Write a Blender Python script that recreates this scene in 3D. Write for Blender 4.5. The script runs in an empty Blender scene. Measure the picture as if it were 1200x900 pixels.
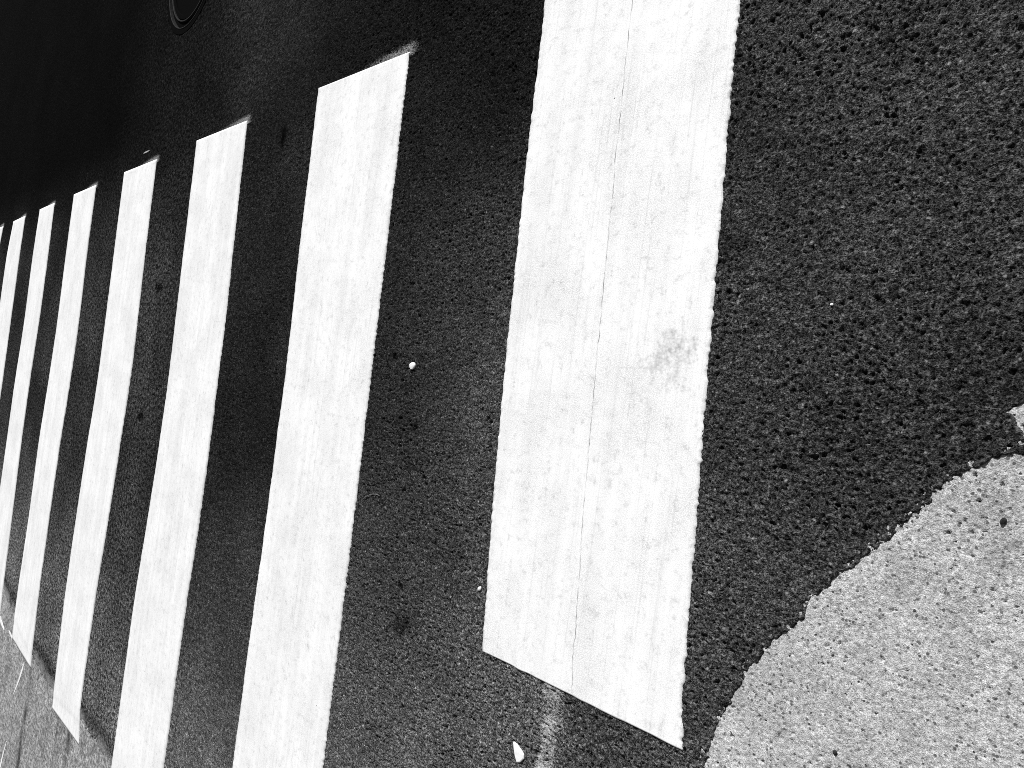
import bpy, math, random
import numpy as np
from mathutils import Vector, Matrix

random.seed(4)
scene = bpy.context.scene
COL = scene.collection
RNG = np.random.default_rng(11)

# ------------------------------------------------------------------ helpers
def tag(o, label=None, cat=None, group=None, kind=None):
    if label: o['label'] = label
    if cat: o['category'] = cat
    if group: o['group'] = group
    if kind: o['kind'] = kind
    return o

def mesh_obj(name, V, F, mat, loc=(0, 0, 0), parent=None, smooth=False):
    me = bpy.data.meshes.new(name)
    V = np.asarray(V, dtype=np.float64)
    if isinstance(F, np.ndarray):
        me.vertices.add(len(V)); me.vertices.foreach_set('co', V.astype(np.float32).ravel())
        n = len(F); k = F.shape[1]
        me.loops.add(n * k); me.loops.foreach_set('vertex_index', F.astype(np.int32).ravel())
        me.polygons.add(n)
        me.polygons.foreach_set('loop_start', np.arange(0, n * k, k, dtype=np.int32))
        me.polygons.foreach_set('loop_total', np.full(n, k, dtype=np.int32))
        me.update(calc_edges=True)
    else:
        me.from_pydata([tuple(v) for v in V], [], F); me.update()
    if smooth:
        me.polygons.foreach_set('use_smooth', np.ones(len(me.polygons), dtype=bool))
    me.materials.append(mat)
    o = bpy.data.objects.new(name, me)
    o.location = loc
    if parent: o.parent = parent
    COL.objects.link(o)
    return o

def attr(o, name, vals):
    a = o.data.attributes.new(name, 'FLOAT', 'POINT')
    a.data.foreach_set('value', np.asarray(vals, dtype=np.float32))

def smooth01(t):
    t = np.clip(t, 0, 1); return t * t * (3 - 2 * t)

# ------------------------------------------------------------------ numpy noise
from concurrent.futures import ThreadPoolExecutor
import functools, os as _os
def chunked(fn):
    """run an elementwise function over large arrays in cache-sized pieces on all cores"""
    @functools.wraps(fn)
    def wrap(x, y, *a):
        if x.size < 60000: return fn(x, y, *a)
        shp = x.shape; X = np.ascontiguousarray(x).ravel(); Y = np.ascontiguousarray(y).ravel(); n = X.size
        big = [i for i, v in enumerate(a) if isinstance(v, np.ndarray)]
        A = [np.ascontiguousarray(v).ravel() if i in big else v for i, v in enumerate(a)]
        def job(k):
            sl_ = slice(k, min(n, k + 30000))
            return fn(X[sl_], Y[sl_], *[v[sl_] if i in big else v for i, v in enumerate(A)])
        with ThreadPoolExecutor(4) as ex:
            return np.concatenate(list(ex.map(job, range(0, n, 30000)))).reshape(shp)
    return wrap

N_T = 512
TAB = [RNG.random((N_T, N_T)) for _ in range(12)]

@chunked
def vnoise(x, y, s, k=0):
    """value noise in -1..1, feature size s metres"""
    c, sn = math.cos(0.6 + k), math.sin(0.6 + k)
    X = (c * x - sn * y) / s + 91.3 * k; Y = (sn * x + c * y) / s + 17.7 * k
    ix = np.floor(X); iy = np.floor(Y); fx = X - ix; fy = Y - iy
    fx = fx * fx * (3 - 2 * fx); fy = fy * fy * (3 - 2 * fy)
    ix = ix.astype(np.int64) % N_T; iy = iy.astype(np.int64) % N_T
    ix1 = (ix + 1) % N_T; iy1 = (iy + 1) % N_T
    T = TAB[k % 12]
    a = T[ix, iy] * (1 - fx) + T[ix1, iy] * fx
    b = T[ix, iy1] * (1 - fx) + T[ix1, iy1] * fx
    return 2 * (a * (1 - fy) + b * fy) - 1

@chunked
def bumps(x, y, s, k, rmin, rmax, keep, shape=1.0):
    """scattered round lumps on a jittered lattice of pitch s: 0..1"""
    X = x / s; Y = y / s
    ix = np.floor(X).astype(np.int64); iy = np.floor(Y).astype(np.int64)
    A, B, Cc, D = TAB[k % 12], TAB[(k + 1) % 12], TAB[(k + 2) % 12], TAB[(k + 3) % 12]
    out = np.zeros_like(x)
    for di in (-1, 0, 1):
        for dj in (-1, 0, 1):
            jx = (ix + di) % N_T; jy = (iy + dj) % N_T
            cx = ix + di + 0.1 + 0.8 * A[jx, jy]; cy = iy + dj + 0.1 + 0.8 * B[jx, jy]
            r = (rmin + (rmax - rmin) * Cc[jx, jy] ** shape) / s
            e = 0.7 + 0.6 * A[jy, jx]; th = 6.28 * B[jy, jx]
            ux = X - cx; uy = Y - cy
            p = (ux * np.cos(th) + uy * np.sin(th)) * e; q = (-ux * np.sin(th) + uy * np.cos(th)) / e
            d2 = (p * p + q * q) / (r * r)
            v = np.clip(1 - d2, 0, 1)
            v = np.where(D[jx, jy] < keep, v * (0.55 + 0.45 * D[jy, jx]), 0)
            out = np.maximum(out, v)
    return out

# ------------------------------------------------------------------ layout on the ground (metres)
# edge where the dark asphalt overlay stops and the pale concrete pavement begins
EDGE = [(-40, -2.3), (-9, -1.80), (-5.9904, -1.877), (-5.468, -1.9332), (-4.832, -2.0011), (-4.259, -2.008), (-3.6015, -1.9244),
        (-3.3134, -1.9238), (-3.0452, -1.9111), (-2.4, -1.88), (-1.6, -1.70), (-0.9, -1.32), (-0.40, -1.0),
        (-0.09, -0.72), (0.0601, -0.5103), (0.0714, -0.4657), (0.082, -0.4294), (0.0925, -0.4055),
        (0.1019, -0.3748), (0.1149, -0.3475), (0.1231, -0.3223), (0.143, -0.2888), (0.1627, -0.2574),
        (0.1932, -0.2303), (0.2122, -0.2031), (0.2185, -0.1716), (0.2487, -0.1367), (0.282, -0.1033),
        (0.2988, -0.0761), (0.3161, -0.056), (0.3327, -0.0337), (0.3681, 0.0025), (0.3909, 0.044),
        (0.4012, 0.0559), (0.427, 0.079), (0.4445, 0.0904), (0.4576, 0.0997), (0.4729, 0.1043), (0.4933, 0.1073),
        (0.5000, 0.122), (0.4869, 0.1372), (0.4770, 0.1513), (0.469, 0.1659), (0.4835, 0.1763), (0.52, 0.19),
        (0.60, 0.23), (0.9, 0.42), (1.6, 0.8), (3.0, 1.2), (40, 4)]
E_ = np.array(EDGE)

@chunked
def edge_sd(x, y):
    """signed distance to the pavement edge, positive on the pavement (south / right side)"""
    best = np.full(x.shape, 1e9); side = np.zeros(x.shape, dtype=bool)
    for (ax, ay), (bx, by) in zip(EDGE[:-1], EDGE[1:]):
        dx, dy = bx - ax, by - ay; L2 = dx * dx + dy * dy
        t = np.clip(((x - ax) * dx + (y - ay) * dy) / L2, 0, 1)
        d = (x - ax - t * dx) ** 2 + (y - ay - t * dy) ** 2
        best = np.minimum(best, d)
        # crossing count along a ray towards +Y
        if ax != bx:
            lo, hi = (ax, bx) if ax < bx else (bx, ax)
            yy = ay + (x - ax) * dy / dx
            side ^= (x >= lo) & (x < hi) & (yy > y)
    return np.where(side, 1, -1) * np.sqrt(best)

def base_z(x, y):
    """mean ground height: the pavement lies a little lower than the overlay"""
    return -0.0022 * smooth01(edge_sd(x, y) / 0.03 + 0.5)

MH = (-2.835 * 1.2, 1.777 * 1.2); MH_R = 0.3303 * 1.2

CAMX, CAMH = 0.799, 1.244
def graded(a, b, fn):
    out = [a]
    while out[-1] < b:
        out.append(out[-1] + fn(out[-1]))
    return np.array(out)

def dxf(x):
    D = math.hypot(x - CAMX, CAMH)
    return min(0.0017 * (D / 1.3) ** 1.75, 0.05)
def dyf(y):
    e = max(0.0, -0.80 - y, y - 1.15)
    return min(0.0021 + 0.006 * e, 0.03)

def sheet(xs, ys):
    gx, gy = np.meshgrid(xs, ys, indexing='ij')
    return gx, gy

def grid_faces(nx, ny, keep=None):
    i = np.arange(nx - 1)[:, None]; j = np.arange(ny - 1)[None, :]
    a = (i * ny + j)
    F = np.stack([a, a + ny, a + ny + 1, a + 1], axis=-1)
    if keep is not None:
        F = F[keep]
    return F.reshape(-1, 4)

def compact(V, F, attrs):
    used = np.zeros(len(V), dtype=bool); used[F.ravel()] = True
    idx = np.cumsum(used) - 1
    return V[used], idx[F], [a[used] for a in attrs]

# ------------------------------------------------------------------ materials
def new_mat(name):
    m = bpy.data.materials.new(name); m.use_nodes = True
    nt = m.node_tree
    return m, nt, nt.nodes['Principled BSDF']

class NB:
    def __init__(s, nt): s.nt = nt; s.L = nt.links.new
    def n(s, t, **k):
        o = s.nt.nodes.new(t)
        for a, b in k.items(): setattr(o, a, b)
        return o
    def pos(s, scale=(1, 1, 1), rot=0):
        g = s.n('ShaderNodeNewGeometry'); m = s.n('ShaderNodeMapping')
        m.inputs['Scale'].default_value = scale; m.inputs['Rotation'].default_value = (0, 0, rot)
        s.L(g.outputs['Position'], m.inputs['Vector']); return m.outputs[0]
    def noise(s, vec, scale, detail=2, rough=0.5):
        o = s.n('ShaderNodeTexNoise'); o.inputs['Scale'].default_value = scale
        o.inputs['Detail'].default_value = detail; o.inputs['Roughness'].default_value = rough
        s.L(vec, o.inputs['Vector']); return o.outputs['Fac']
    def vor(s, vec, scale, feature='F1', out='Distance'):
        o = s.n('ShaderNodeTexVoronoi', feature=feature); o.inputs['Scale'].default_value = scale
        s.L(vec, o.inputs['Vector']); return o.outputs[out]
    def map(s, v, a, b, c, d, clamp=True):
        o = s.n('ShaderNodeMapRange', clamp=clamp)
        for k, x in zip(('From Min', 'From Max', 'To Min', 'To Max'), (a, b, c, d)): o.inputs[k].default_value = x
        s.L(v, o.inputs['Value']); return o.outputs['Result']
    def math(s, op, a, b=None, c=None):
        o = s.n('ShaderNodeMath', operation=op)
        for i, v in enumerate((a, b, c)):
            if v is None: continue
            if isinstance(v, (int, float)): o.inputs[i].default_value = v
            else: s.L(v, o.inputs[i])
        return o.outputs[0]
    def attr(s, name):
        o = s.n('ShaderNodeAttribute', attribute_name=name); return o.outputs['Fac']
    def grey(s, v, inp):
        o = s.n('ShaderNodeCombineColor')
        for i in range(3): s.L(v, o.inputs[i])
        s.L(o.outputs[0], inp)
    def mixf(s, f, a, b):
        o = s.n('ShaderNodeMix', data_type='FLOAT')
        for i, v in zip((0, 2, 3), (f, a, b)):
            if isinstance(v, (int, float)): o.inputs[i].default_value = v
            else: s.L(v, o.inputs[i])
        return o.outputs[0]
    def bump(s, h, dist, strength, inp):
        o = s.n('ShaderNodeBump'); o.inputs['Distance'].default_value = dist; o.inputs['Strength'].default_value = strength
        s.L(h, o.inputs['Height']); s.L(o.outputs[0], inp)

ASPHALT = 0.031
PAINT = 0.90

def mat_asphalt():
    m, nt, p = new_mat('asphalt'); b = NB(nt)
    P = b.pos()
    fine = b.noise(P, 420, 2, 0.6); grain = b.noise(P, 190, 2, 0.6); mid = b.noise(P, 26, 3, 0.6); big = b.noise(P, 1.7, 3, 0.55)
    # pale chips of stone showing through the binder
    chip = b.vor(P, 170, 'F1', 'Color')
    sep = b.n('ShaderNodeSeparateColor'); b.L(chip, sep.inputs[0])
    chipv = b.map(sep.outputs[0], 0.80, 1.0, 0.0, 1.0)
    chipd = b.map(b.vor(P, 170), 0.2, 0.5, 1, 0)
    chips = b.math('MULTIPLY', chipv, chipd)
    v = b.math('MULTIPLY', b.map(fine, 0.36, 0.64, 0.2, 2.1), b.map(grain, 0.36, 0.70, 0.35, 1.85))
    v = b.math('MULTIPLY', v, b.map(b.noise(P, 70, 3, 0.75), 0.36, 0.68, 0.45, 1.65))
    v = b.math('MULTIPLY', v, b.map(mid, 0.3, 0.7, 0.82, 1.18))
    v = b.math('MULTIPLY', v, b.map(big, 0.35, 0.65, 0.72, 1.25))
    far = b.map(b.noise(b.pos((0.8, 1, 1)), 58, 2, 0.75), 0.40, 0.66, 0.2, 2.5)
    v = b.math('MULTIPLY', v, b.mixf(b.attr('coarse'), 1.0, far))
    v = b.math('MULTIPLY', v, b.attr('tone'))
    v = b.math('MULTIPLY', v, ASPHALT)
    v = b.math('ADD', v, b.math('MULTIPLY', chips, b.math('MULTIPLY', b.attr('tone'), 0.10)))
    c2 = b.n('ShaderNodeSeparateColor'); b.L(b.vor(P, 75, 'F1', 'Color'), c2.inputs[0])
    chips2 = b.math('MULTIPLY', b.map(c2.outputs[1], 0.90, 0.96, 0.0, 1.0), b.map(b.math('ADD', b.vor(P, 75), b.math('MULTIPLY', grain, 0.3)), 0.28, 0.42, 1, 0))
    v = b.math('ADD', v, b.math('MULTIPLY', chips2, b.math('MULTIPLY', b.attr('tone'), 0.12)))
    # cement dust and sand lying on the thin edge of the overlay
    du = b.attr('edge_pale'); dn = b.math('ADD', b.math('MULTIPLY', b.noise(P, 33, 4, 0.75), 0.9), b.math('MULTIPLY', grain, 0.35))
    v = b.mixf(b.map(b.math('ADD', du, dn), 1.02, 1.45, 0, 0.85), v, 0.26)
    # thin paint that missed the stripe: caught on the stones first
    pa = b.attr('paint')
    th = b.math('MULTIPLY', b.math('ADD', b.math('MULTIPLY', grain, 0.5), b.math('MULTIPLY', fine, 0.5)), 1.0)
    pm = b.math('MULTIPLY', b.map(b.math('ADD', pa, th), 0.78, 1.12, 0, 1), b.map(pa, 0, 0.5, 0.2, 0.85))
    v = b.mixf(pm, v, 0.62)
    b.grey(v, p.inputs['Base Color'])
    p.inputs['Roughness'].default_value = 0.92
    p.inputs['Specular IOR Level'].default_value = 0.018
    h = b.math('ADD', b.math('MULTIPLY', fine, 0.6), grain)
    b.bump(h, 0.0045, 1.0, p.inputs['Normal'])
    return m

def mat_concrete():
    m, nt, p = new_mat('worn_concrete'); b = NB(nt)
    P = b.pos()
    fine = b.noise(P, 520, 2, 0.6); grain = b.noise(P, 160, 3, 0.65); mid = b.noise(P, 24, 3, 0.6); big = b.noise(P, 5, 3, 0.6)
    c = b.vor(P, 160, 'F1', 'Color'); sep = b.n('ShaderNodeSeparateColor'); b.L(c, sep.inputs[0])
    wob = b.noise(P, 300, 2, 0.5)
    dd = b.math('ADD', b.vor(P, 160), b.math('MULTIPLY', wob, 0.45))
    patch = b.map(mid, 0.42, 0.62, 0.0, 0.16)
    sel = b.map(b.math('ADD', sep.outputs[1], patch), 0.86, 0.92, 0, 1)
    spot = b.math('MULTIPLY', sel, b.map(dd, 0.56, 0.66, 1, 0))
    v = b.math('MULTIPLY', b.map(fine, 0.34, 0.66, 0.52, 1.30), b.map(grain, 0.32, 0.64, 0.55, 1.18))
    v = b.math('MULTIPLY', v, b.map(mid, 0.3, 0.7, 0.88, 1.10))
    v = b.math('MULTIPLY', v, b.map(big, 0.3, 0.7, 0.80, 1.14))
    far = b.map(b.noise(b.pos((0.7, 1, 1)), 60, 2, 0.7), 0.38, 0.64, 0.45, 1.45)
    v = b.math('MULTIPLY', v, b.mixf(b.attr('coarse'), 1.0, far))
    v = b.math('MULTIPLY', v, b.attr('tone'))
    v = b.math('MULTIPLY', v, 0.53)
    dark = b.map(sep.outputs[2], 0, 1, 0.02, 0.18)
    v = b.mixf(spot, v, dark)
    b.grey(v, p.inputs['Base Color'])
    p.inputs['Roughness'].default_value = 0.9; p.inputs['Specular IOR Level'].default_value = 0.2
    h = b.math('ADD', b.math('MULTIPLY', fine, 0.6), grain)
    b.bump(h, 0.0022, 1.0, p.inputs['Normal'])
    return m

def mat_paint(name, seam=0.6):
    m, nt, p = new_mat(name); b = NB(nt)
    P = b.pos(); PY = b.pos((150, 2.2, 1)); PX = b.pos((3.5, 170, 1))
    PYw = b.pos((22, 0.8, 1)); PXw = b.pos((1.6, 30, 1))
    fine = b.noise(P, 420, 2, 0.65); cloud = b.noise(P, 5, 4, 0.62); cl2 = b.noise(P, 42, 4, 0.72); spk = b.noise(P, 150, 2, 0.6)
    sy = b.noise(PY, 1, 3, 0.6); sx = b.noise(PX, 1, 2, 0.5)
    syw = b.noise(PYw, 1, 3, 0.55); sxw = b.noise(PXw, 1, 2, 0.5)
    v = b.map(fine, 0.36, 0.56, 0.86, 1.0)
    # the paint has worn and greyed in soft patches
    worn = b.map(cloud, 0.40, 0.62, 0.0, 1.0)
    v = b.math('MULTIPLY', v, b.math('SUBTRACT', 1.0, b.math('MULTIPLY', worn, b.map(fine, 0.42, 0.60, 0.20, 0.0))))
    # fibres and bands left lengthwise by the applicator, faint scratches crosswise
    v = b.math('MULTIPLY', v, b.math('SUBTRACT', 1.0, b.map(sy, 0.54, 0.76, 0.0, 0.17)))
    v = b.math('MULTIPLY', v, b.math('SUBTRACT', 1.0, b.math('MULTIPLY', b.map(sx, 0.62, 0.74, 0.0, 0.10), worn)))
    v = b.math('MULTIPLY', v, b.map(syw, 0.36, 0.62, 0.925, 1.0))
    gr = b.math('MULTIPLY', b.map(cl2, 0.50, 0.74, 0.0, 0.34), b.map(spk, 0.40, 0.60, 0.1, 1))
    v = b.math('MULTIPLY', v, b.math('SUBTRACT', 1.0, gr))
    # join of the two paint passes
    u = b.attr('across')
    wobble = b.math('MULTIPLY', b.math('SUBTRACT', b.noise(b.pos((1, 4, 1)), 1, 3), 0.5), 0.022)
    d = b.math('ABSOLUTE', b.math('SUBTRACT', b.math('ADD', u, wobble), 0.512))
    line = b.math('MULTIPLY', b.map(d, 0.0006, 0.0030, 1, 0), b.map(b.noise(b.pos((2, 9, 1)), 3, 2, 0.7), 0.40, 0.62, 0.15, 1))
    v = b.math('MULTIPLY', v, b.math('SUBTRACT', 1.0, b.math('MULTIPLY', line, seam)))
    # little dark pinholes
    pc = b.vor(P, 34, 'F1', 'Color'); s2 = b.n('ShaderNodeSeparateColor'); b.L(pc, s2.inputs[0])
    pin = b.math('MULTIPLY', b.map(s2.outputs[0], 0.955, 0.965, 0, 1), b.map(b.vor(P, 34), 0.045, 0.075, 1, 0))
    v = b.mixf(pin, v, 0.16)
    # soot and foot dirt
    di = b.attr('dirt')
    dn = b.math('ADD', b.math('MULTIPLY', b.noise(P, 210, 3, 0.7), 0.7), b.math('MULTIPLY', b.noise(P, 55, 2, 0.6), 0.6))
    dm = b.math('MULTIPLY', b.map(b.math('ADD', b.math('MULTIPLY', di, 0.5), dn), 0.86, 1.15, 0, 0.62), b.map(di, 0.05, 0.4, 0.1, 1))
    v = b.mixf(dm, v, 0.22)
    v = b.math('MULTIPLY', v, PAINT)
    b.grey(v, p.inputs['Base Color'])
    p.inputs['Roughness'].default_value = 0.75; p.inputs['Specular IOR Level'].default_value = 0.2
    h = b.math('ADD', fine, b.math('ADD', b.math('MULTIPLY', spk, 0.6), b.math('MULTIPLY', sy, 0.5)))
    b.bump(h, 0.0006, 0.5, p.inputs['Normal'])
    return m

def mat_plain(name, val, rough=0.7, metal=0.0, scale=300, amp=0.25):
    m, nt, p = new_mat(name); b = NB(nt)
    n = b.noise(b.pos(), scale, 3, 0.6)
    v = b.math('MULTIPLY', b.map(n, 0.3, 0.7, 1 - amp, 1 + amp), val)
    b.grey(v, p.inputs['Base Color'])
    p.inputs['Specular IOR Level'].default_value = 0.01
    p.inputs['Roughness'].default_value = rough; p.inputs['Metallic'].default_value = metal
    b.bump(n, 0.0006, 0.5, p.inputs['Normal'])
    return m

M_ASPH = mat_asphalt(); M_CONC = mat_concrete()
M_PAINT0 = mat_paint('road_paint_near', 0.75); M_PAINT = mat_paint('road_paint', 0.16)
M_IRON = mat_plain('cast_iron', 0.003, 0.9, 0.0, 200, 0.4)
M_IRON_RIM = mat_plain('worn_iron_edge', 0.03, 0.5, 0.0, 160, 0.5)
M_STONE = mat_plain('white_stone', 0.78, 0.7, 0, 260, 0.12)
M_CARD = mat_plain('white_shard', 0.82, 0.6, 0, 120, 0.06)
M_FIBRE = mat_plain('dry_fibre', 0.16, 0.8, 0, 300, 0.2)
M_DARK = mat_plain('dark_pebble', 0.03, 0.8, 0, 250, 0.3)

# ------------------------------------------------------------------ road surface
def spot(x, y, cx, cy, rx, ry=None, rot=0.0):
    ry = ry or rx; c, s = math.cos(rot), math.sin(rot)
    u = ((x - cx) * c + (y - cy) * s) / rx; v = (-(x - cx) * s + (y - cy) * c) / ry
    return np.exp(-(u * u + v * v))

TAR = [(0.0925, -0.3941, 0.011, 0.010), (-0.9223, -0.4593, 0.014, 0.012), (-0.7849, -0.3123, 0.010, 0.008),
       (-1.0889, 0.1692, 0.012, 0.010), (-0.9427, -0.0213, 0.010, 0.009), (-0.5205, -0.52, 0.004, 0.004),
       (-3.2848, 0.4038, 0.05, 0.03), (-3.30, -0.25, 0.05, 0.02), (-2.05, 0.98, 0.02, 0.05), (-1.55, 0.1, 0.01, 0.01)]

@chunked
def road_height(x, y, spacing):
    def amp(s): return np.clip(s / (2.0 * spacing), 0, 1)
    h = 0.0012 * vnoise(x, y, 0.0036, 0) * amp(0.0034)
    h += 0.0013 * vnoise(x, y, 0.0068, 1) * amp(0.0065)
    near = smooth01((x + 0.9) / 1.0)
    h += (0.0009 + 0.0006 * near) * vnoise(x, y, 0.012, 2) * amp(0.012)
    h += 0.0007 * vnoise(x, y, 0.030, 3)
    # coarse, open texture towards the right and the kerb; closed between the stripes
    open_ = smooth01(0.5 + 0.5 * vnoise(x, y, 0.16, 4) + 0.25 * vnoise(x, y, 0.5, 5) + 0.9 * np.exp(-((x + 0.7) / 0.35) ** 2 - ((y + 0.72) / 0.25) ** 2))
    k = 0.45 + 0.55 * near
    st = bumps(x, y, 0.0095, 1, 0.0030, 0.0056, 0.75)
    h += 0.0017 * k * np.sqrt(st) * amp(0.009) * (0.35 + 0.65 * open_)
    st2 = bumps(x, y, 0.022, 4, 0.005, 0.010, 0.45)
    h += 0.0020 * near * np.sqrt(st2) * open_
    wx = x + 0.0020 * vnoise(x, y, 0.0045, 6); wy = y + 0.0020 * vnoise(x, y, 0.0045, 7)
    pit = bumps(wx, wy, 0.0150, 7, 0.0020, 0.0055, 0.62, 2.2)
    h -= 0.0075 * smooth01(pit * 1.8) * amp(0.008) * (0.30 + 0.70 * open_)
    pit2 = bumps(wx, wy, 0.009, 5, 0.0016, 0.0032, 0.5)
    h -= 0.0040 * smooth01(pit2 * 1.5) * amp(0.006)
    return h

def seen_zone(x, y):
    """the ground that a viewer standing about here looks at, with a generous margin"""
    lo = np.interp(x, [-13, -5.3, 0.54, 2], [-3.6, -3.3, -0.75, -0.4]); hi = np.interp(x, [-13, -10.7, 0.43, 2], [4.9, 4.6, 1.15, 0.9])
    return (y > lo) & (y < hi)

def build_road():
    xs = graded(-13.0, 0.95, dxf); ys = graded(-3.6, 4.8, dyf)
    sp = np.interp(xs, xs[:-1], np.diff(xs))[:, None] * np.ones((1, len(ys)))
    sp = np.maximum(sp * 0.75, 0.0017)
    # coarse outer ring to the horizon
    ox = np.array([-900, -400, -150, -60, -30, -18]); ox2 = np.array([1.05, 1.3, 2, 4, 10, 30, 90, 300, 900])
    oy = np.array([-900, -300, -100, -30, -12, -6, -4.2]); oy2 = np.array([5.2, 6.5, 10, 25, 80, 250, 900])
    XS = np.concatenate([ox, xs, ox2]); YS = np.concatenate([oy, ys, oy2])
    gx, gy = sheet(XS, YS)
    SP = np.full(gx.shape, 0.5); SP[len(ox):len(ox) + len(xs), len(oy):len(oy) + len(ys)] = sp
    z = np.zeros(gx.shape)
    inner = (SP < 0.4) & seen_zone(gx, gy)
    x = gx[inner]; y = gy[inner]
    h = road_height(x, y, SP[inner])
    for L, R_, *_ in STR:
        l = np.interp(y, [p[1] for p in L][::-1], [p[0] for p in L][::-1]); rr = np.interp(y, [p[1] for p in R_][::-1], [p[0] for p in R_][::-1])
        ins = (x > l + 0.003) & (x < rr - 0.003) & (y < T - 0.003) & (y > L[-1][1] + 0.003)
        h = np.where(ins, np.minimum(h, 0.0006), h)
    sd = edge_sd(x, y)
    ragged = sd + 0.0022 * vnoise(x, y, 0.006, 8) + 0.0028 * vnoise(x, y, 0.014, 9) + 0.004 * vnoise(x, y, 0.05, 3)
    wear = np.where(x < -1.5, 0.035, 0.002)                      # feathered thin edge on the far side
    h -= 0.010 * smooth01((ragged + wear * (0.5 + 0.5 * vnoise(x, y, 0.035, 2) + 0.5 * vnoise(x, y, 0.012, 6))) / 0.006)
    r = np.hypot(x - MH[0], y - MH[1])
    h = np.where(r < MH_R, -0.05, h * smooth01((r - MH_R) / 0.03 + 0.3))
    h = np.where((x > -0.56) & (x < -0.10) & (y > -0.46) & (y < 1.05), 0, h)
    z[inner] = h
    z[~inner] = np.where(edge_sd(gx[~inner], gy[~inner]) > 0, -0.02, 0)
    # colour maps: tone multiplies the stone colour, paint is stray road paint
    x = gx; y = gy
    sdl = np.full(x.shape, -5.0); sdl[SP < 0.4] = edge_sd(x[SP < 0.4], y[SP < 0.4])
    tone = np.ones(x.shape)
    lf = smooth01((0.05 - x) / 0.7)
    edge_pale = smooth01(1 + sdl / 1.5) * lf + 0.35 * smooth01(1 + sdl / 1.0) * (1 - lf)  # asphalt tone gets paler towards the pavement edge
    tone *= 0.66 + 2.5 * edge_pale * (0.3 + 0.7 * smooth01((0.1 - x) / 0.6)) + 0.62 * smooth01((x + 0.3) / 0.3) * (1 - 0.8 * edge_pale)
    # asphalt colour darkened up the road, deepest in the far upper corner
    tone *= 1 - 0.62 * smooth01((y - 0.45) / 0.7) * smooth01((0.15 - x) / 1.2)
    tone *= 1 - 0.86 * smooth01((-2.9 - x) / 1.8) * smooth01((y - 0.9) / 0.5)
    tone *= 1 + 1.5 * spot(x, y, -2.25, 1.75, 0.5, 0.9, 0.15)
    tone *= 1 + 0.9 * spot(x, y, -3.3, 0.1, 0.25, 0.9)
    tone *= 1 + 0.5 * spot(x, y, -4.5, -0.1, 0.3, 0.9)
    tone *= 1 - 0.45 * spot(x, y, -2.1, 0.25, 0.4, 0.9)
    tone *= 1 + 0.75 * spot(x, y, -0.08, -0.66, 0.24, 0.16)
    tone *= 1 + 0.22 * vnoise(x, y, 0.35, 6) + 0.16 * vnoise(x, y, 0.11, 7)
    for cx, cy, rx, ry in TAR:
        m_ = (x > cx - .3) & (x < cx + .3) & (y > cy - .3) & (y < cy + .3)
        xx = x[m_]; yy = y[m_]
        g_ = spot(xx + rx * 0.5 * vnoise(xx, yy, .012, 3), yy + ry * 0.5 * vnoise(xx, yy, .02, 4), cx, cy, rx, ry)
        tone[m_] *= 1 - 0.85 * smooth01(1.4 * g_ + 0.35 * vnoise(xx, yy, .007, 5) * (g_ > .03) - 0.1)
    tone *= 1 - 0.6 * smooth01(1.3 * spot(x, y, -0.90, -0.565, 0.05, 0.04, 0.6) + 0.45 * vnoise(x, y, .02, 3) - 0.25)
    tone *= 1 - 0.4 * smooth01(1.3 * spot(x, y, -0.02, 0.42, 0.06, 0.05) + 0.3 * vnoise(x, y, .02, 5) - 0.2)
    # dark grime line along the overlay edge on the far side
    tone *= np.where(x < -1.5, 1 - 0.6 * np.exp(-((sdl + 0.10 + 0.03 * vnoise(x, y, .15, 4)) / 0.05) ** 2), 1)
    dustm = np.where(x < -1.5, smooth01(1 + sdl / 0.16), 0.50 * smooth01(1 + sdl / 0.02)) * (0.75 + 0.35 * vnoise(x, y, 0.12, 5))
    paint = np.zeros(x.shape)
    # mist of paint past the upper ends of the stripes
    for sl, sr in STRIPE_TOPS:
        w = sr - sl
        u = np.clip((x - sl) / w, -0.2, 3)
        k = smooth01(u * 1.1) * (u < 1.22) * smooth01((1.22 - u) / 0.16)
        d = y - 1.103 - 0.012 * u
        paint = np.maximum(paint, 0.43 * k * np.exp(-np.clip(d, 0, None) / (0.022 * (0.35 + u))) * (d > -0.03) * (1 - 0.45 * smooth01((u - 1.0) / 0.1)))
    # short dashes past the ends
    paint = np.maximum(paint, 0.9 * spot(x, y, -3.805, 1.172, 0.06, 0.0045))
    paint = np.maximum(paint, 0.35 * spot(x, y, -5.08, 1.19, 0.012, 0.06))
    # worn remains of an old line running out from under the big stripe
    t = -y - 0.54
    cx = -0.317 + 0.05 * t
    band = np.exp(-(np.abs(x - cx) / (0.040 + 0.01 * vnoise(x, y, .06, 5))) ** 3)
    paint = np.maximum(paint, (0.43 + 0.07 * vnoise(x, y, .03, 2) + 0.25 * smooth01((t - 0.12) / .05) * spot(x, y, -0.335, -0.70, .02, .05)) * band * (t > -0.05) * smooth01((0.42 - t) / .2))
    # a little along the lower end of the big stripe
    d = (-0.516 - y)
    paint = np.maximum(paint, 0.20 * spot(x, y, -0.45, -0.522, 0.08, 0.012) + 0.0 * d)
    V = np.stack([gx, gy, z], -1).reshape(-1, 3)
    F = grid_faces(len(XS), len(YS))
    # nothing of the asphalt shows under the middle of a stripe or well inside the pavement
    cx = V[F[:, 0], 0]; cy = V[F[:, 0], 1]
    keep = np.ones(len(F), dtype=bool)
    for k in range(9):
        l, rr = STRIPE_TOPS[k]
        if k == 0: continue
    keep &= ~((cx > -0.56) & (cx < -0.10) & (cy > -0.46) & (cy < 1.05))
    keep &= ~((cx > -1.70) & (cx < -1.28) & (cy > -1.5) & (cy < 1.05))
    keep &= ~(sdl.reshape(-1)[F[:, 0]] > 0.10)
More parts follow.
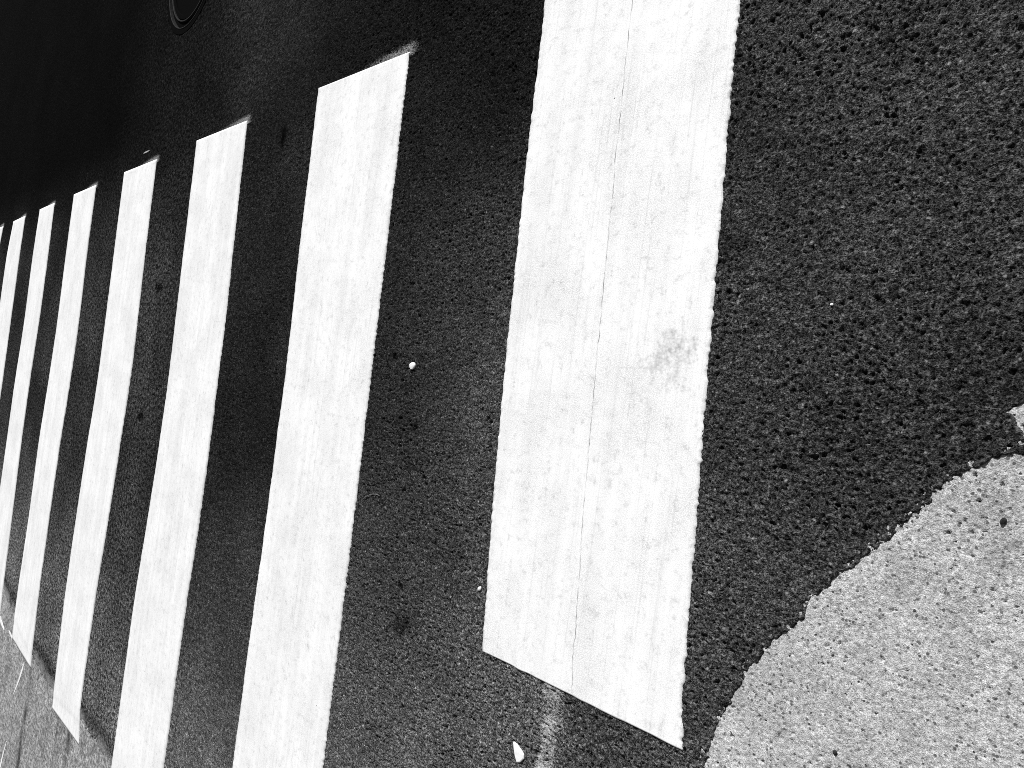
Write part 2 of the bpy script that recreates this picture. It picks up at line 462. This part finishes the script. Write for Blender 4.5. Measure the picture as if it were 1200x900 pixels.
    F = F[keep]
    V, F, (tone, paint, dustm) = compact(V, F, [tone.reshape(-1), paint.reshape(-1), dustm.reshape(-1)])
    o = mesh_obj('road', V, F, M_ASPH, smooth=True)
    attr(o, 'tone', tone); attr(o, 'paint', paint); attr(o, 'edge_pale', np.clip(dustm, 0, 1))
    attr(o, 'coarse', smooth01((-1.0 - V[:, 0]) / 2.5))
    tag(o, 'dark coarse asphalt road surface', None, kind='structure')
    return o

def build_pavement():
    xs = graded(-13.0, 0.95, lambda x: dxf(x) * 1.1); ys = graded(-3.6, 0.45, lambda y: dyf(y) * 1.1)
    ox = np.array([-60, -30, -18]); ox2 = np.array([1.05, 1.3, 2, 4, 10, 40])
    oy = np.array([-30, -12, -6, -4.2]); oy2 = np.array([0.6, 0.9, 1.3, 2.5, 6])
    XS = np.concatenate([ox, xs, ox2]); YS = np.concatenate([oy, ys, oy2])
    gx, gy = sheet(XS, YS)
    x, y = gx, gy
    sd = edge_sd(x, y)
    sp = np.interp(XS, XS[:-1], np.diff(XS))[:, None] * np.ones((1, len(YS))); sp = np.maximum(sp * .75, 0.0017)
    def amp(s): return np.clip(s / (2.0 * sp), 0, 1)
    h = -0.0022 + 0.0003 * vnoise(x, y, 0.004, 2) * amp(.004) + 0.0004 * vnoise(x, y, 0.009, 3) * amp(.009) + 0.0004 * vnoise(x, y, 0.05, 5)
    wx = x + 0.0013 * vnoise(x, y, 0.004, 6); wy = y + 0.0013 * vnoise(x, y, 0.004, 7)
    dens = smooth01(0.25 + 0.9 * vnoise(x, y, 0.12, 4) + 0.7 * smooth01(1 - sd / 0.12))
    h -= 0.0055 * smooth01(1.8 * bumps(wx, wy, 0.016, 2, 0.0012, 0.0036, 0.5, 2.2)) * amp(.006) * (0.15 + 0.85 * dens)
    h -= 0.0022 * smooth01(1.5 * bumps(wx, wy, 0.0085, 6, 0.0012, 0.0026, 0.5)) * amp(.004)
    tone = 1 + 0.07 * vnoise(x, y, 0.2, 1) + 0.06 * vnoise(x, y, 0.05, 8)
    left = smooth01((-0.8 - x) / 1.5)
    tone *= 1 - 0.16 * left
    tone *= 1 - 0.30 * left * (0.5 + 0.5 * vnoise(x * .8, y, 0.05, 3)) - 0.25 * left * vnoise(x * 0.6, y, 0.022, 7)
    # dark tyre and grime streaks
    st = np.exp(-((x + 4.80 - 0.06 * (y + 2.1) + 0.015 * vnoise(x, y, .1, 2)) / 0.045) ** 2) * smooth01((-2.02 - y) / .1) * (0.6 + 0.5 * vnoise(x * 3, y, 0.1, 4))
    st += 0.8 * np.exp(-((x + 4.0 - 0.1 * (y + 2.1)) / 0.05) ** 2) * smooth01((-2.03 - y) / .05) * (0.5 + 0.7 * vnoise(x * 3, y, 0.08, 5))
    st += 0.8 * np.exp(-((x + 3.80) / 0.04) ** 2) * smooth01((-2.0 - y) / .05) * (0.5 + 0.7 * vnoise(x * 3, y, 0.08, 6))
    tone *= 1 - 0.82 * np.clip(1.25 * st, 0, 1)
    V = np.stack([gx, gy, h], -1).reshape(-1, 3)
    F = grid_faces(len(XS), len(YS))
    s = sd.reshape(-1)
    lim = np.where(V[:, 0] < -1.5, -0.12, -0.012)
    keep = (s > lim)[F].all(axis=1)
    F = F[keep]
    V, F, (tone,) = compact(V, F, [tone.reshape(-1)])
    o = mesh_obj('pavement', V, F, M_CONC, smooth=True)
    attr(o, 'tone', tone); attr(o, 'coarse', smooth01((-1.0 - V[:, 0]) / 2.5))
    tag(o, 'pale worn concrete pavement with pits, beside the asphalt', None, kind='structure')
    return o

# ------------------------------------------------------------------ the stripes
def resample(P, n):
    P = np.array(P, float)
    # gentle smoothing: parameterise on chord length
    d = np.r_[0, np.cumsum(np.hypot(*np.diff(P, axis=0).T))]; t = np.linspace(0, d[-1], n)
    Q = np.c_[np.interp(t, d, P[:, 0]), np.interp(t, d, P[:, 1])]
    k = n // 24
    if k > 1:                                   # round off the corners of the chain, keep its ends
        i = np.arange(n)
        for w in (k, k // 2):
            c = np.cumsum(np.r_[np.zeros((1, 2)), Q], axis=0)
            h = np.minimum(np.minimum(i, n - 1 - i), w)
            Q = (c[i + h + 1] - c[i - h]) / (2 * h + 1)[:, None]
    return Q, d[-1]

SMEARS = [(-0.1292, 0.2436, .028), (-0.1497, 0.1997, .022), (-0.1817, 0.1278, .030), (-0.0973, 0.155, .022), (-0.07, 0.2374, .03),
          (-0.10, 0.21, .05), (-0.19, 0.19, .018), (-0.035, 0.12, .018), (-0.17, 0.07, .03), (-0.12, -0.02, .025), (-0.24, 0.02, .02), (-0.10, 0.34, .03)]

def stripe(Lp, Rp, label, mat, step, cols, jit, smears=()):
    """Lp, Rp run from the far (upper) end to the near end"""
    _, ln = resample(Lp, 2)
    n = int(ln / step)
    L, _ = resample(Lp, n); R, _ = resample(Rp, n)
    x, y = L[:, 0].copy(), L[:, 1].copy()
    L[:, 0] += jit * (0.9 * vnoise(x, y, 0.007, 1) + 0.7 * vnoise(x, y, 0.018, 2)) + 0.0015 * vnoise(x, y, 0.1, 3)
    x, y = R[:, 0].copy(), R[:, 1].copy()
    R[:, 0] += jit * (1.0 * vnoise(x, y, 0.008, 4) + 0.8 * vnoise(x, y, 0.02, 5)) + 0.0015 * vnoise(x, y, 0.1, 6)
    u = np.linspace(0, 1, cols)
    G = L[:, None, :] * (1 - u[None, :, None]) + R[:, None, :] * u[None, :, None]
    # the cut ends wander a little
    e = np.zeros(n); k = max(3, int(0.02 / step)); e[-k:] = np.linspace(0, 1, k)
    G[:, :, 1] += e[:, None] * (jit * 0.7 * vnoise(G[-1, :, 0], G[-1, :, 1], 0.03, 7))[None, :]
    gx, gy = G[:, :, 0], G[:, :, 1]
    z = base_z(gx, gy) + 0.0024 + 0.00025 * vnoise(gx, gy, 0.06, 1)
    V = np.stack([gx, gy, z], -1).reshape(-1, 3)
    F = grid_faces(n, cols)[:, ::-1]
    # closed rim down into the ground
    idx = np.arange(n * cols).reshape(n, cols)
    loop = np.concatenate([idx[0, :], idx[1:, -1], idx[-1, -2::-1], idx[-2:0:-1, 0]])
    rim = V[loop].copy(); rim[:, 2] = -0.006
    nb = len(V); V = np.concatenate([V, rim])
    m = len(loop); a = np.arange(m); b_ = (a + 1) % m
    W = np.stack([loop[a], loop[b_], nb + b_, nb + a], -1)
    # consistent outward winding
    F = np.concatenate([F, W])
    c = V[:nb].mean(0); c[2] = 0
    o = mesh_obj('crosswalk_stripe', V - c, F.astype(np.int64), mat, loc=tuple(c))
    me = o.data
    import bmesh
    bm = bmesh.new(); bm.from_mesh(me); bmesh.ops.recalc_face_normals(bm, faces=bm.faces)
    bm.faces.ensure_lookup_table()
    if bm.faces[0].normal.z < 0: bmesh.ops.reverse_faces(bm, faces=bm.faces)
    bm.to_mesh(me); bm.free()
    U = np.concatenate([np.tile(u, n), np.full(m, 0.9)])
    D = np.zeros(len(V))
    for cx, cy, r in smears: D += 0.34 * spot(V[:, 0], V[:, 1], cx, cy, r * 1.35)
    D += 0.10 * np.clip(vnoise(V[:, 0], V[:, 1], 0.15, 3), 0, 1)
    attr(o, 'across', U); attr(o, 'dirt', np.clip(D, 0, 0.75))
    tag(o, label, 'road marking', 'white stripes of the pedestrian crossing')
    return o

T = 1.105
STR = [
 ([(-0.632, T + .005), (-0.6256, 1.0591), (-0.6225, 0.8852), (-0.6200, 0.6519), (-0.6117, 0.4376), (-0.6025, 0.1847), (-0.5950, 0.0173), (-0.5795, -0.1881), (-0.5659, -0.3706), (-0.5529, -0.5163)],
  [(-0.066, T + .005), (-0.0596, 0.9105), (-0.0509, 0.6756), (-0.0396, 0.4105), (-0.027, 0.166), (-0.0146, -0.0745), (-0.0002, -0.3261), (0.0069, -0.4502), (0.0189, -0.507)],
  'widest, nearest white crossing stripe, grey dirt patch near its right edge, lower end cut slanting', M_PAINT0, 0.0028, 64, 0.0019, SMEARS),
 ([(-1.799, T), (-1.7838, 0.4931), (-1.7703, 0.2464), (-1.7644, 0.032), (-1.7658, -0.1823), (-1.7644, -0.4264), (-1.7701, -0.7326), (-1.7749, -1.3425), (-1.775, -1.66)],
  [(-1.2218, T - .01), (-1.2088, 0.4659), (-1.1945, -0.3118), (-1.1852, -1.0785), (-1.18, -1.62)],
  'second widest white crossing stripe, directly left of the widest one', M_PAINT, 0.004, 40, 0.0016, [(-1.3836, -0.7321, .03), (-1.3593, -0.7785, .03), (-1.62, 0.55, .06), (-1.34, 0.75, .03)]),
 ([(-3.0087, T + .002), (-2.9853, 0.55), (-2.9695, 0.2235), (-2.9588, -0.0601), (-2.9666, -0.3445), (-2.9858, -0.6721), (-3.0256, -1.0886), (-3.0333, -1.9058), (-3.035, -2.02)],
  [(-2.4233, T - .006), (-2.392, 0.5219), (-2.3704, 0.235), (-2.3707, -0.0148), (-2.3656, -0.2634), (-2.363, -0.5468), (-2.3877, -0.9077), (-2.4014, -1.6229), (-2.41, -2.01)],
  'third white crossing stripe from the right, upper end below the manhole cover', M_PAINT, 0.008, 24, 0.0015, [(-2.72, -0.75, .06)]),
 ([(-4.1845, T + .001), (-4.1726, 0.6063), (-4.1628, 0.2007), (-4.1531, -0.1515), (-4.1953, -0.5105), (-4.2219, -0.9207), (-4.2399, -1.4385), (-4.1965, -2.075)],
  [(-3.5934, T - .005), (-3.5769, 0.5781), (-3.5519, 0.2124), (-3.5378, -0.104), (-3.5661, -0.4255), (-3.5895, -0.7935), (-3.6388, -1.2624), (-3.6525, -1.7252), (-3.6600, -1.8874), (-3.5965, -2.0356)],
  'fourth white crossing stripe from the right, short paint dash above its top', M_PAINT, 0.012, 20, 0.0015, []),
 ([(-5.3925, T - .002), (-5.3919, 0.664), (-5.3711, 0.1777), (-5.4009, -0.2485), (-5.4498, -0.6812), (-5.4386, -1.1654), (-5.478, -1.7838), (-5.4652, -2.0722)],
  [(-4.8048, T - .002), (-4.8074, 0.6363), (-4.7736, 0.1892), (-4.7898, -0.2014), (-4.8376, -0.5972), (-4.858, -1.0486), (-4.8698, -1.6114), (-4.8324, -2.0623)],
  'fifth white crossing stripe from the right, lower end beside a thin white line', M_PAINT, 0.015, 16, 0.0015, []),
 ([(-6.5222, T - .004), (-6.5609, 0.7203), (-6.5366, 0.1558), (-6.5938, -0.3405), (-6.5977, -0.8349), (-6.62, -2.07)],
  [(-6.0036, T - .002), (-5.9765, 0.6917), (-5.9758, 0.1661), (-6.0246, -0.2974), (-6.0293, -0.7582), (-6.004, -1.2791), (-5.9767, -1.9224), (-5.98, -2.07)],
  'sixth white crossing stripe from the right, running out of the left frame edge', M_PAINT, 0.02, 12, 0.0015, []),
 ([(-7.663, T - .01), (-7.7851, 0.7773), (-7.80, -0.6), (-7.82, -2.07)],
  [(-7.1185, T - .004), (-7.1432, 0.7469), (-7.1368, 0.1439), (-7.1407, -0.3827), (-7.19, -2.07)],
  'narrow-looking seventh white crossing stripe, second from the far left', M_PAINT, 0.02, 12, 0.0015, []),
 ([(-8.77, T - .01), (-8.90, 0.70), (-8.95, -0.9), (-8.97, -2.05)],
  [(-8.1971, T - .015), (-8.30, 0.70), (-8.34, -0.9), (-8.36, -2.05)],
  'sliver of white crossing stripe at the far left edge, farthest of all', M_PAINT, 0.02, 12, 0.0015, []),
]
STRIPE_TOPS = [(s[0][0][0], s[1][0][0]) for s in STR] + [(-9.97, -9.4)]
road = build_road()
pavement = build_pavement()
for s in STR:
    stripe(*s)

# ------------------------------------------------------------------ thin painted lines on the pavement
def ribbon(name, pts, w0, w1, label, cat, mat, thick=0.0022, group=None):
    P, L = resample(pts, max(8, int(sum(math.dist(a, b) for a, b in zip(pts, pts[1:])) / 0.012)))
    n = len(P); tdir = np.gradient(P, axis=0); tdir /= np.linalg.norm(tdir, axis=1)[:, None]
    nrm = np.c_[-tdir[:, 1], tdir[:, 0]]
    w = np.interp(np.linspace(0, 1, n), [0, .15, .7, 1], [w0 * .4, w0, w1, w1 * .3]) * (1 + 0.3 * vnoise(P[:, 0], P[:, 1], 0.03, 4))
    A = P + nrm * w[:, None] / 2; B = P - nrm * w[:, None] / 2
    za = base_z(A[:, 0], A[:, 1])
    top = np.concatenate([np.c_[A, za + thick], np.c_[B, za + thick], np.c_[A, za - 0.003], np.c_[B, za - 0.003]])
    F = []
    for i in range(n - 1):
        a, b, c, d = i, n + i, 2 * n + i, 3 * n + i
        F += [(b, b + 1, a + 1, a), (a, a + 1, c + 1, c), (b + 1, b, d, d + 1)]
    F += [(0, 2 * n, 3 * n, n), (n - 1, 2 * n - 1, 4 * n - 1, 3 * n - 1)]
    c = top.mean(0); c[2] = 0
    o = mesh_obj(name, top - c, F, mat, loc=tuple(c))
    attr(o, 'across', np.full(len(top), .9)); attr(o, 'dirt', np.zeros(len(top)))
    tag(o, label, cat, group)
    return o

g = 'thin white paint lines near the stripe ends'
ribbon('paint_line', [(-5.0177, -2.0989), (-5.0987, -2.2368), (-5.2093, -2.3824)], 0.028, 0.016, 'short thin white line on pavement below the fifth stripe from the right', 'paint line', M_PAINT, group=g)
ribbon('paint_line', [(-5.215, -2.70), (-5.2700, -2.8197), (-5.3100, -2.95)], 0.012, 0.034, 'thin white line on pavement in the bottom left corner', 'paint line', M_PAINT, group=g)
ribbon('paint_line', [(-5.9881, -2.07), (-5.86, -2.092), (-5.7552, -2.105)], 0.03, 0.022, 'curved white paint streak on pavement at the left frame edge', 'paint line', M_PAINT, group=g)
ribbon('paint_line', [(-5.60, -2.060), (-5.5, -2.068), (-5.4522, -2.075)], 0.012, 0.02, 'white paint tail joined to the lower corner of the fifth stripe', 'paint line', M_PAINT, group=g)

# ------------------------------------------------------------------ manhole cover
def disc_ring(r0, r1, z0, z1, seg=96, bev=0.003):
    V, F = [], []
    prof = [(r0, z0), (r0, z1 - bev), (r0 + bev, z1), (r1 - bev, z1), (r1, z1 - bev), (r1, z0)]
    for i in range(seg):
        a = 2 * math.pi * i / seg
        for r, z in prof: V.append((r * math.cos(a), r * math.sin(a), z))
    k = len(prof)
    for i in range(seg):
        j = (i + 1) % seg
        for q in range(k - 1): F.append((i * k + q, j * k + q, j * k + q + 1, i * k + q + 1))
    return V, F

def join(parts):
    V, F = [], []
    for v, f in parts:
        o = len(V); V += v; F += [tuple(o + i for i in ff) for ff in f]
    return V, F

def block(cx, cy, L, W, rot, z0, z1, ch=0.004):
    V = []
    c, s = math.cos(rot), math.sin(rot)
    for z, k in ((z0, 0), (z1 - ch, 0), (z1, ch)):
        for sx, sy in ((-1, -1), (1, -1), (1, 1), (-1, 1)):
            x = sx * (L / 2 - k); y = sy * (W / 2 - k)
            V.append((cx + x * c - y * s, cy + x * s + y * c, z))
    F = [(8, 9, 10, 11)]
    for l in (0, 4):
        for i in range(4):
            j = (i + 1) % 4; F.append((l + i, l + j, l + 4 + j, l + 4 + i))
    return V, F

mh = bpy.data.objects.new('manhole_cover', None); COL.objects.link(mh)
mh.location = (MH[0], MH[1], 0); mh.empty_display_size = 0.3
tag(mh, 'round black iron manhole cover at the top edge, above the third stripe from the right', 'manhole cover')
V, F = disc_ring(MH_R - 0.030, MH_R + 0.001, -0.05, 0.0015)
mesh_obj('frame', V, F, M_IRON, parent=mh)
V, F = join([disc_ring(MH_R - 0.036, MH_R - 0.0305, -0.05, 0.0035, bev=0.0012)])
mesh_obj('frame_lip', V, F, M_IRON_RIM, parent=mh)
RL = 0.325
parts = [disc_ring(0.0005, RL + 0.030, -0.05, -0.010, bev=0.0002), disc_ring(RL - 0.034, RL - 0.008, -0.012, -0.002), disc_ring(0.05, 0.075, -0.012, -0.002)]
for k in range(16):
    a = 2 * math.pi * (k + .5) / 16
    parts.append(block(0.135 * math.cos(a), 0.135 * math.sin(a), 0.10, 0.022, a, -0.012, -0.002))
V, F = join(parts)
lid = mesh_obj('lid', V, F, M_IRON, parent=mh)
V, F = disc_ring(RL - 0.004, RL + 0.003, -0.012, 0.001, bev=0.0012)
mesh_obj('lid_rim', V, F, M_IRON_RIM, parent=lid)

# ------------------------------------------------------------------ loose bits
def rock(name, x, y, sx, sy, sz, rot, mat, label, cat, seed, group=None, sides=None):
    import bmesh
    bm = bmesh.new(); bmesh.ops.create_icosphere(bm, subdivisions=3, radius=1)
    r = np.random.default_rng(seed); o1 = r.random(3) * 50
    pl = [(Vector(r.normal(size=3)).normalized(), 0.62 + 0.25 * r.random()) for _ in range(9)]
    for v in bm.verts:
        d = v.co.normalized()
        k = 1.0
        for nrm, dist in pl:
            c = d.dot(nrm)
            if c * k > dist: k = dist / c
        v.co = d * k
    c, s = math.cos(rot), math.sin(rot)
    for v in bm.verts:
        a, b, z = v.co.x * sx, v.co.y * sy, max(v.co.z, -0.6) * sz
        v.co = Vector((a * c - b * s, a * s + b * c, z + 0.45 * sz))
    me = bpy.data.meshes.new(name); bm.to_mesh(me); bm.free(); me.materials.append(mat)
    o = bpy.data.objects.new(name, me); o.location = (x, y, float(base_z(np.array([x]), np.array([y]))[0])); COL.objects.link(o)
    tag(o, label, cat, group); return o

rock('pebble', -0.9918, 0.1425, 0.0155, 0.0105, 0.006, 0.3, M_STONE, 'small round white pebble on asphalt between the two widest stripes', 'pebble', 3)
rock('stone_chip', -0.5920, -0.3773, 0.0075, 0.006, 0.004, 0.8, M_STONE, 'tiny white stone chip touching the lower left edge of the widest stripe', 'stone chip', 5)
rock('stone_chip', 0.195, 0.317, 0.0032, 0.003, 0.003, 0.8, M_STONE, 'tiny pale chip on the coarse asphalt right of the widest stripe', 'stone chip', 6)
rock('pebble', 0.288, -0.395, 0.0045, 0.0038, 0.003, 0.8, M_DARK, 'small dark round pebble on the pale pavement', 'pebble', 8)
rock('pebble', 0.478, 0.012, 0.006, 0.0035, 0.004, 1.1, M_DARK, 'dark elongated pebble on pavement near the right frame edge', 'pebble', 9)

# the white shard: a flat, slightly curled splinter with a point
pts = [(-0.4098, -0.6780), (-0.4085, -0.6900), (-0.4035, -0.7040), (-0.3960, -0.7115), (-0.3850, -0.7060), (-0.3737, -0.6925), (-0.3745, -0.6860), (-0.3880, -0.6810), (-0.4000, -0.6765)]
pts = [(-0.4110, -0.6720), (-0.4070, -0.6850), (-0.4010, -0.7000), (-0.3935, -0.7110), (-0.3830, -0.7060), (-0.3725, -0.6930), (-0.3735, -0.6860), (-0.3860, -0.6790), (-0.4000, -0.6725)]
cx = sum(p[0] for p in pts) / len(pts); cy = sum(p[1] for p in pts) / len(pts)
n = len(pts); V = []; F = []
for sc_, z in ((1.0, 0.0), (1.0, 0.0022), (0.90, 0.0034)):
    for i, (a, b) in enumerate(pts):
        V.append(((a - cx) * sc_, (b - cy) * sc_, z + (0.0015 * (1 + math.cos(i)) / 2 if z else 0)))
for l in (0, n):
    for i in range(n):
        j = (i + 1) % n; F.append((l + i, l + j, l + n + j, l + n + i))
V.append((0, 0, 0.0042))
for i in range(n): F.append((2 * n + i, 2 * n + (i + 1) % n, 3 * n))
o = mesh_obj('shard', V, F, M_CARD, loc=(cx, cy, 0.001))
tag(o, 'pointed flat white shard on asphalt below the widest stripe', 'shard')

# a curved dry fibre
def tube(pts, r, seg=6):
    V, F = [], []
    P = [Vector(p) for p in pts]
    for i, p in enumerate(P):
        t = (P[min(i + 1, len(P) - 1)] - P[max(i - 1, 0)]).normalized()
        a = t.cross(Vector((0, 0, 1))).normalized(); b = a.cross(t)
        rr = r * (0.4 if i in (0, len(P) - 1) else 1)
        for k in range(seg):
            an = 2 * math.pi * k / seg; V.append(tuple(p + (a * math.cos(an) + b * math.sin(an)) * rr))
    for i in range(len(P) - 1):
        for k in range(seg):
            j = (k + 1) % seg; F.append((i * seg + k, i * seg + j, (i + 1) * seg + j, (i + 1) * seg + k))
    F.append(tuple(range(seg))[::-1]); F.append(tuple((len(P) - 1) * seg + k for k in range(seg)))
    return V, F
fp = [(-1.1644, -0.2751), (-1.153, -0.264), (-1.1404, -0.2553), (-1.123, -0.247), (-1.106, -0.2413), (-1.088, -0.239), (-1.0696, -0.2396)]
c0 = Vector((-1.115, -0.255, 0.003))
V, F = tube([Vector((a, b, 0.0035 + 0.001 * math.sin(i))) - c0 for i, (a, b) in enumerate(fp)], 0.0011)
o = mesh_obj('plant_fibre', V, F, M_FIBRE, loc=tuple(c0))
tag(o, 'thin curved dry fibre on asphalt beside the second widest stripe', 'fibre')

# ------------------------------------------------------------------ camera
R = Matrix(((0.667913, -0.076505, 0.740297), (0.126771, 0.991861, -0.011874), (-0.733363, 0.101779, 0.672176)))
cam = bpy.data.cameras.new('camera'); co = bpy.data.objects.new('camera', cam); COL.objects.link(co)
M4 = R.to_4x4(); M4.translation = Vector((0.79937, 0.10207, 1.24422)); co.matrix_world = M4
cam.sensor_width = 36; cam.lens = 27.0; cam.clip_start = 0.05; cam.clip_end = 3000
scene.camera = co

# ------------------------------------------------------------------ light
EL, AZ = 39.0, -8.0          # azimuth from +Y towards +X
w = bpy.data.worlds.new('World'); scene.world = w; w.use_nodes = True
nt = w.node_tree; bg = nt.nodes['Background']
sky = nt.nodes.new('ShaderNodeTexSky'); sky.sky_type = 'NISHITA'; sky.sun_disc = False
sky.sun_elevation = math.radians(EL); sky.sun_rotation = math.radians(AZ)
bw = nt.nodes.new('ShaderNodeRGBToBW')
nt.links.new(sky.outputs[0], bw.inputs[0]); nt.links.new(bw.outputs[0], bg.inputs[0])
bg.inputs[1].default_value = 0.06
sl = bpy.data.lights.new('sun', 'SUN'); sl.energy = 5.0; sl.angle = math.radians(0.5); sl.color = (1, 1, 1)
so = bpy.data.objects.new('sun', sl); COL.objects.link(so); so.location = (-0.5, 4, 5)
d = Vector((math.sin(math.radians(AZ)) * math.cos(math.radians(EL)), math.cos(math.radians(AZ)) * math.cos(math.radians(EL)), math.sin(math.radians(EL))))
so.rotation_euler = d.to_track_quat('Z', 'Y').to_euler()

scene.cycles.use_denoising = False
scene.cycles.filter_width = 0.9
vs = scene.view_settings
vs.view_transform = 'Standard'; vs.look = 'None'; vs.gamma = 1; vs.exposure = 0.07; vs.use_curve_mapping = False
